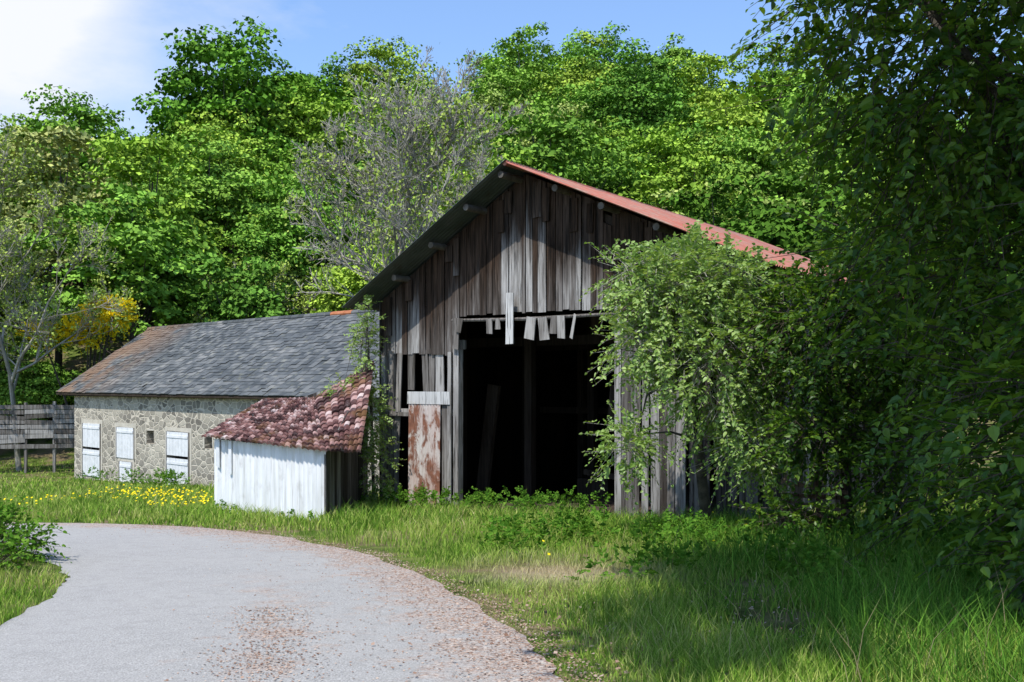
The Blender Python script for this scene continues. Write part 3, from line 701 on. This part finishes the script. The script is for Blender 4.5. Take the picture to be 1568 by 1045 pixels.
leafy('creeper',26,560,[((-2.95,20.1,2.4),(.2,.25,.9),3),((-2.85,20.0,1.0),(.28,.25,.8),4),((-2.7,19.7,-.1),(.35,.3,.6),3),((-3.2,19.9,1.4),(.45,.25,.3),2)],
      [(-2.8,20.2,-1),(-2.85,20.2,1),(-2.95,20.25,3)],m_leafE,6,.04,mw=m_twig,per=9,tl=.28,ls=.07)
def blob_bush(name,seed,n,ells,mleaf,ls,base):
    r=np.random.default_rng(seed); e=empty(name); V,F,tw,P=sprays(r,n,ells,per=12,tl=.5,ls=ls,hi=False,droop=-.3)
    obj_np('flowers',V,F,mleaf,e); V,F,tw,P2=sprays(r,n//2,ells,per=8,tl=.7,ls=ls,hi=False,droop=-.3); obj_np('leaves',V,F,m_leafB,e); B=Arr()
    for s in r.choice(len(P),14,replace=False): tube(B,[base,(np.array(base)+P[s])/2+[0,0,.3],P[s]],[.07,.04,.015],5)
    B.build('stems',m_bark,e)
blob_bush('yellow_broom',31,420,[((-17.7,43.6,4.7),(1.0,.8,.55)),((-18.8,43.6,4.0),(.9,.8,.5)),((-20.6,43.8,3.8),(.8,.7,.35))],m_yel,.15,(-19.0,44.3,g(-20,45.5)))
wc=[]
r=np.random.default_rng(41)
for t in np.linspace(0,1,24):
    u=-3.3+t*5.0; x,y_=b2w(u,V0-.55+r.normal()*.25); wc.append(((x,y_,g(x,y_)+.15),(.3,.25,.28)))
for i_ in range(40):
    x=r.uniform(-.3,5.5); y_=r.uniform(8.0,14.5)
    if x>.8 or y_>11.5: wc.append(((x,y_,g(x,y_)+.12),(.35,.35,.2)))
for i_ in range(16):
    x=-5.3-r.random()*2.2; y_=8.2+r.random()*3.4-.0; wc.append(((x,y_,g(x,y_)+.1),(.4,.4,.22)))
for i_ in range(9):
    s=r.uniform(1,12); x=-17.4+.72*s-.35; y_=38-.694*s-.4; wc.append(((x,y_,g(x,y_)+.15),(.4,.3,.3)))
for i_ in range(8):
    x=-3.2-r.random()*2.6; y_=16.9-(x+3.1)*.95-.35; wc.append(((x,y_,g(x,y_)+.02),(.25,.15,.12)))
V,F,tw,P=sprays(r,3000,wc,per=9,tl=.2,ls=.06,droop=-.5)
obj_np('nettles_and_weeds',V,F,m_leafW)
leafy('bramble_bush',27,420,[((-5.5,10.75,-.10),(.45,.4,.32),3),((-5.1,9.7,-.1),(.3,.4,.14),1.5),((-6.2,10.6,.0),(.6,.5,.3),3)],
      [(-5.8,10.7,-.5),(-5.75,10.7,-.2),(-5.7,10.7,.0)],m_leafW,8,.02,per=9,tl=.26,ls=.06,droop=-.1)

# ------------------------------------------------------------------ grass
barnpoly=np.array([b2w(-3.6,.75),b2w(4.7,.75),b2w(4.7,11.3),b2w(-3.6,11.3)])
shedpoly=np.array([PL,PR,PB,PD])
stp=lambda s,t:(-17.4+.72*s+.694*t,38-.694*s+.72*t)
stonepoly=np.array([stp(1,.3),stp(19.7,.3),stp(19.7,7.2),stp(1,7.2)])
def vnoise(x,y,sc,seed):
    rr=np.random.default_rng(seed); G=rr.random((64,64)); X_=x*sc%64; Y_=y*sc%64; i=X_.astype(int)%64; j=Y_.astype(int)%64; fx=X_-np.floor(X_); fy=Y_-np.floor(Y_); fx=fx*fx*(3-2*fx); fy=fy*fy*(3-2*fy); i1=(i+1)%64; j1=(j+1)%64
    return (G[i,j]*(1-fx)+G[i1,j]*fx)*(1-fy)+(G[i,j1]*(1-fx)+G[i1,j1]*fx)*fy
def blades(r,n,xr,yr,pw,hfun,wid,thin=.0):
    t=r.random(n); a_,b_=yr; y=(a_**(1-pw)+t*(b_**(1-pw)-a_**(1-pw)))**(1/(1-pw))
    x=r.uniform(-1,1,n)*(.56*y+.8)
    if xr is not None: k=(x>xr[0])&(x<xr[1]); x,y=x[k],y[k]
    k=~(inpoly(x,y,roadpoly)|inpoly(x,y,barnpoly)|inpoly(x,y,shedpoly)|inpoly(x,y,stonepoly)); x,y=x[k],y[k]
    if thin: k=vnoise(x,y,1.6,5)+.5*vnoise(x,y,5,6)+r.normal(size=len(x))*.12>thin; x,y=x[k],y[k]
    rd=roaddist(x,y)
    cl=vnoise(x,y,1.1,3)*.6+vnoise(x,y,3.7,4)*.4
    h=hfun(x,y,rd,cl)*r.uniform(.4,1.3,len(x))
    dry=np.hypot(x-DRY[0],y-DRY[1])<.9; h=np.where(dry,h*.5,h)
    k=h>.015; x,y,h,rd=x[k],y[k],h[k],rd[k]; n=len(x)
    z=H(x,y)-.01; an=r.uniform(0,6.28,n); w=wid*(.6+.25*y/8)*r.uniform(.7,1.3,n)
    S_=np.stack([np.cos(an),np.sin(an),0*an],1); ln=r.uniform(0,6.28,n); bd=h*r.uniform(.1,.8,n)
    Bd=np.stack([np.cos(ln)*bd,np.sin(ln)*bd,0*ln],1); P=np.stack([x,y,z],1); U=np.array([0,0,1.])
    hh=h[:,None]; ww=w[:,None]
    V=np.stack([P-S_*ww,P+S_*ww,P+Bd*.3+U*hh*.55+S_*ww*.75,P+Bd*.3+U*hh*.55-S_*ww*.75,P+Bd+U*hh*.95],1).reshape(-1,3)
    o=np.arange(n)[:,None]*5
    F=np.concatenate([o+[0,1,2],o+[0,2,3],o+[3,2,4]],0)
    return V,F,P,h
def hf(x,y,rd,cl):
    b=.025+.07*sst(rd/1.4)+.15*cl*sst(rd/.8)
    b=b+.10*sst((y-13.5)/3)
    return np.where(x<-3, .05+.12*sst(rd/1.5)+.12*cl,b)
def hf2(x,y,rd,cl):
    zone=np.maximum(sst((x-1.1)/1.0)*sst((rd-.8)/1.2),sst((y-14)/2.5)*(x>-3.0)*.8)
    return zone*(.10+.5*cl**1.3)
r=np.random.default_rng(51)
V,F,P,h=blades(r,230000,None,(3.6,24),1.25,hf,.0045,.58)
obj_np('verge_grass',V,F,m_grass)
V,F,P,h=blades(r,90000,(-3,9),(4.2,18),1.1,hf2,.0055,.6)
obj_np('tall_grass',V,F,m_tallg)
V,F,P2,h2=blades(r,80000,(-30,3),(15,47),1.01,lambda x,y,rd,cl:(.08+.2*cl)*np.where(rd<1,.5,1.)*np.where(y>30,.6,1),.011)
obj_np('meadow_grass',V,F,m_grass)
V,F,P,h=blades(r,420,(1,5),(4.5,13),1.0001,lambda x,y,rd,cl:.35+.35*cl,.003)
obj_np('seed_stalks',V,F,m_seed)
def flowers(name,n,xr,yr,mt,sz,dz,thr=.1):
    x=r.uniform(*xr,n); y=r.uniform(*yr,n); cl=np.sin(x*1.3)*np.cos(y*1.1)+r.normal(size=n)*.4; k=(cl>thr)&~(inpoly(x,y,roadpoly)|inpoly(x,y,barnpoly)|inpoly(x,y,shedpoly)|inpoly(x,y,stonepoly)); x,y=x[k],y[k]; n=len(x)
    C=np.stack([x,y,H(x,y)+r.uniform(*dz,n)],1); Nn=norm(np.array([0,-.5,1.])+rv(r,n)*.4); T=norm(np.cross(Nn,rv(r,n)))
    A=Arr()
    for kk in range(2):
        v,f=leaves(C-T*sz*.5,T,Nn,np.full(n,sz),False,1.8); A.add(v,f); T=np.cross(Nn,T)
    A.build(name,mt)
flowers('buttercups',800,(-10,-5.7),(18.5,26),m_yel,.038,(.12,.30),.2)
flowers('buttercups',45,(-.8,4.5),(10,16.5),m_yel,.03,(.1,.3),.3)
def litter(name,n,k,w,jit,sz):
    p=nr[k]*(1-w[:,None])+fr[k]*w[:,None]+r.normal(size=(n,2))*jit
    C=np.stack([p[:,0],p[:,1],H(p[:,0],p[:,1])+.018],1); Nn=norm(np.array([0,0,1.])+rv(r,n)*.35); T=norm(np.cross(Nn,rv(r,n)))
    V,F=leaves(C,T,Nn,r.uniform(*sz,n),False,1.5); obj_np(name,V,F,m_litter)
n=11000; k=r.integers(30,120,n); w=1.0-r.exponential(.11,n)+.06
sel=r.random(n)<.2; w=np.where(sel,.54+r.normal(size=n)*.05,w); k=np.where(sel,r.integers(40,66,n),k)
litter('leaf_litter',n,k,w,.04,(.008,.02))
n=1100; x=r.normal(1.2,.8,n); y=r.normal(7.2,1.1,n); C=np.stack([x,y,H(x,y)+r.uniform(.01,.05,n)],1); Nn=norm(np.array([0,0,1.])+rv(r,n)*.5); T=norm(np.cross(Nn,rv(r,n)))
V,F=leaves(C,T,Nn,r.uniform(.015,.035,n),False,1.3); obj_np('leaf_litter',V,F,m_litter)

# ------------------------------------------------------------------ light & sky
el=math.radians(60); az=np.array([-.5,-.86]); az=az/np.linalg.norm(az)
s=Vector((az[0]*math.cos(el),az[1]*math.cos(el),math.sin(el)))
sd=D.lights.new('sun','SUN'); sd.energy=5.0; sd.angle=math.radians(.53); sd.color=(1,.965,.90)
so=link(D.objects.new('sun',sd)); so.rotation_euler=s.to_track_quat('Z','Y').to_euler(); so.location=(0,0,30)
W=D.worlds.new('World'); S.world=W; W.use_nodes=True; nt=W.node_tree; nt.nodes.clear()
N=nt.nodes.new; Lk=nt.links.new
out=N('ShaderNodeOutputWorld'); bg=N('ShaderNodeBackground'); bg.inputs[1].default_value=.145
sky=N('ShaderNodeTexSky'); sky.sky_type='NISHITA'; sky.sun_disc=False; sky.sun_elevation=el; sky.sun_rotation=math.atan2(az[0],az[1]); sky.altitude=200; sky.air_density=1.0; sky.dust_density=.6
tc=N('ShaderNodeTexCoord'); mp=N('ShaderNodeMapping'); mp.inputs['Scale'].default_value=(1.2,1.2,3.0); Lk(tc.outputs['Generated'],mp.inputs[0])
nz=N('ShaderNodeTexNoise'); nz.inputs['Scale'].default_value=2.4; nz.inputs['Detail'].default_value=8; nz.inputs['Roughness'].default_value=.55; Lk(mp.outputs[0],nz.inputs['Vector'])
dist=N('ShaderNodeVectorMath'); dist.operation='DISTANCE'; Lk(tc.outputs['Generated'],dist.inputs[0]); dist.inputs[1].default_value=(-.45,.82,.34)
m1=N('ShaderNodeMath'); m1.operation='MULTIPLY_ADD'; Lk(dist.outputs['Value'],m1.inputs[0]); m1.inputs[1].default_value=-2.1; m1.inputs[2].default_value=.46
m2=N('ShaderNodeMath'); m2.operation='MAXIMUM'; Lk(m1.outputs[0],m2.inputs[0]); m2.inputs[1].default_value=-.08
m3=N('ShaderNodeMath'); m3.operation='ADD'; Lk(m2.outputs[0],m3.inputs[0]); Lk(nz.outputs['Fac'],m3.inputs[1])
rp=N('ShaderNodeValToRGB'); rp.color_ramp.elements[0].position=.48; rp.color_ramp.elements[1].position=.82; Lk(m3.outputs[0],rp.inputs[0])
gn=N('ShaderNodeMix'); gn.data_type='RGBA'; gn.blend_type='MULTIPLY'; gn.inputs[0].default_value=1; Lk(sky.outputs[0],gn.inputs[6]); gn.inputs[7].default_value=(1.35,1.5,1.75,1)
hz=N('ShaderNodeMix'); hz.data_type='RGBA'; hz.inputs[0].default_value=.25; Lk(gn.outputs[2],hz.inputs[6]); hz.inputs[7].default_value=(2.3,3.9,6.6,1)
mx=N('ShaderNodeMix'); mx.data_type='RGBA'; Lk(rp.outputs[0],mx.inputs[0]); Lk(hz.outputs[2],mx.inputs[6]); mx.inputs[7].default_value=(6.5,6.7,7.0,1)
Lk(mx.outputs[2],bg.inputs[0]); Lk(bg.outputs[0],out.inputs[0])

# ------------------------------------------------------------------ camera
cd=D.cameras.new('camera'); cd.lens=35; cd.sensor_width=36; cd.shift_y=.043; cd.clip_end=1500
co=link(D.objects.new('camera',cd)); co.location=(0,0,1.6); co.rotation_euler=(math.radians(90),0,0)
S.camera=co
S.view_settings.view_transform='Standard'; S.view_settings.look='None'; S.view_settings.exposure=0
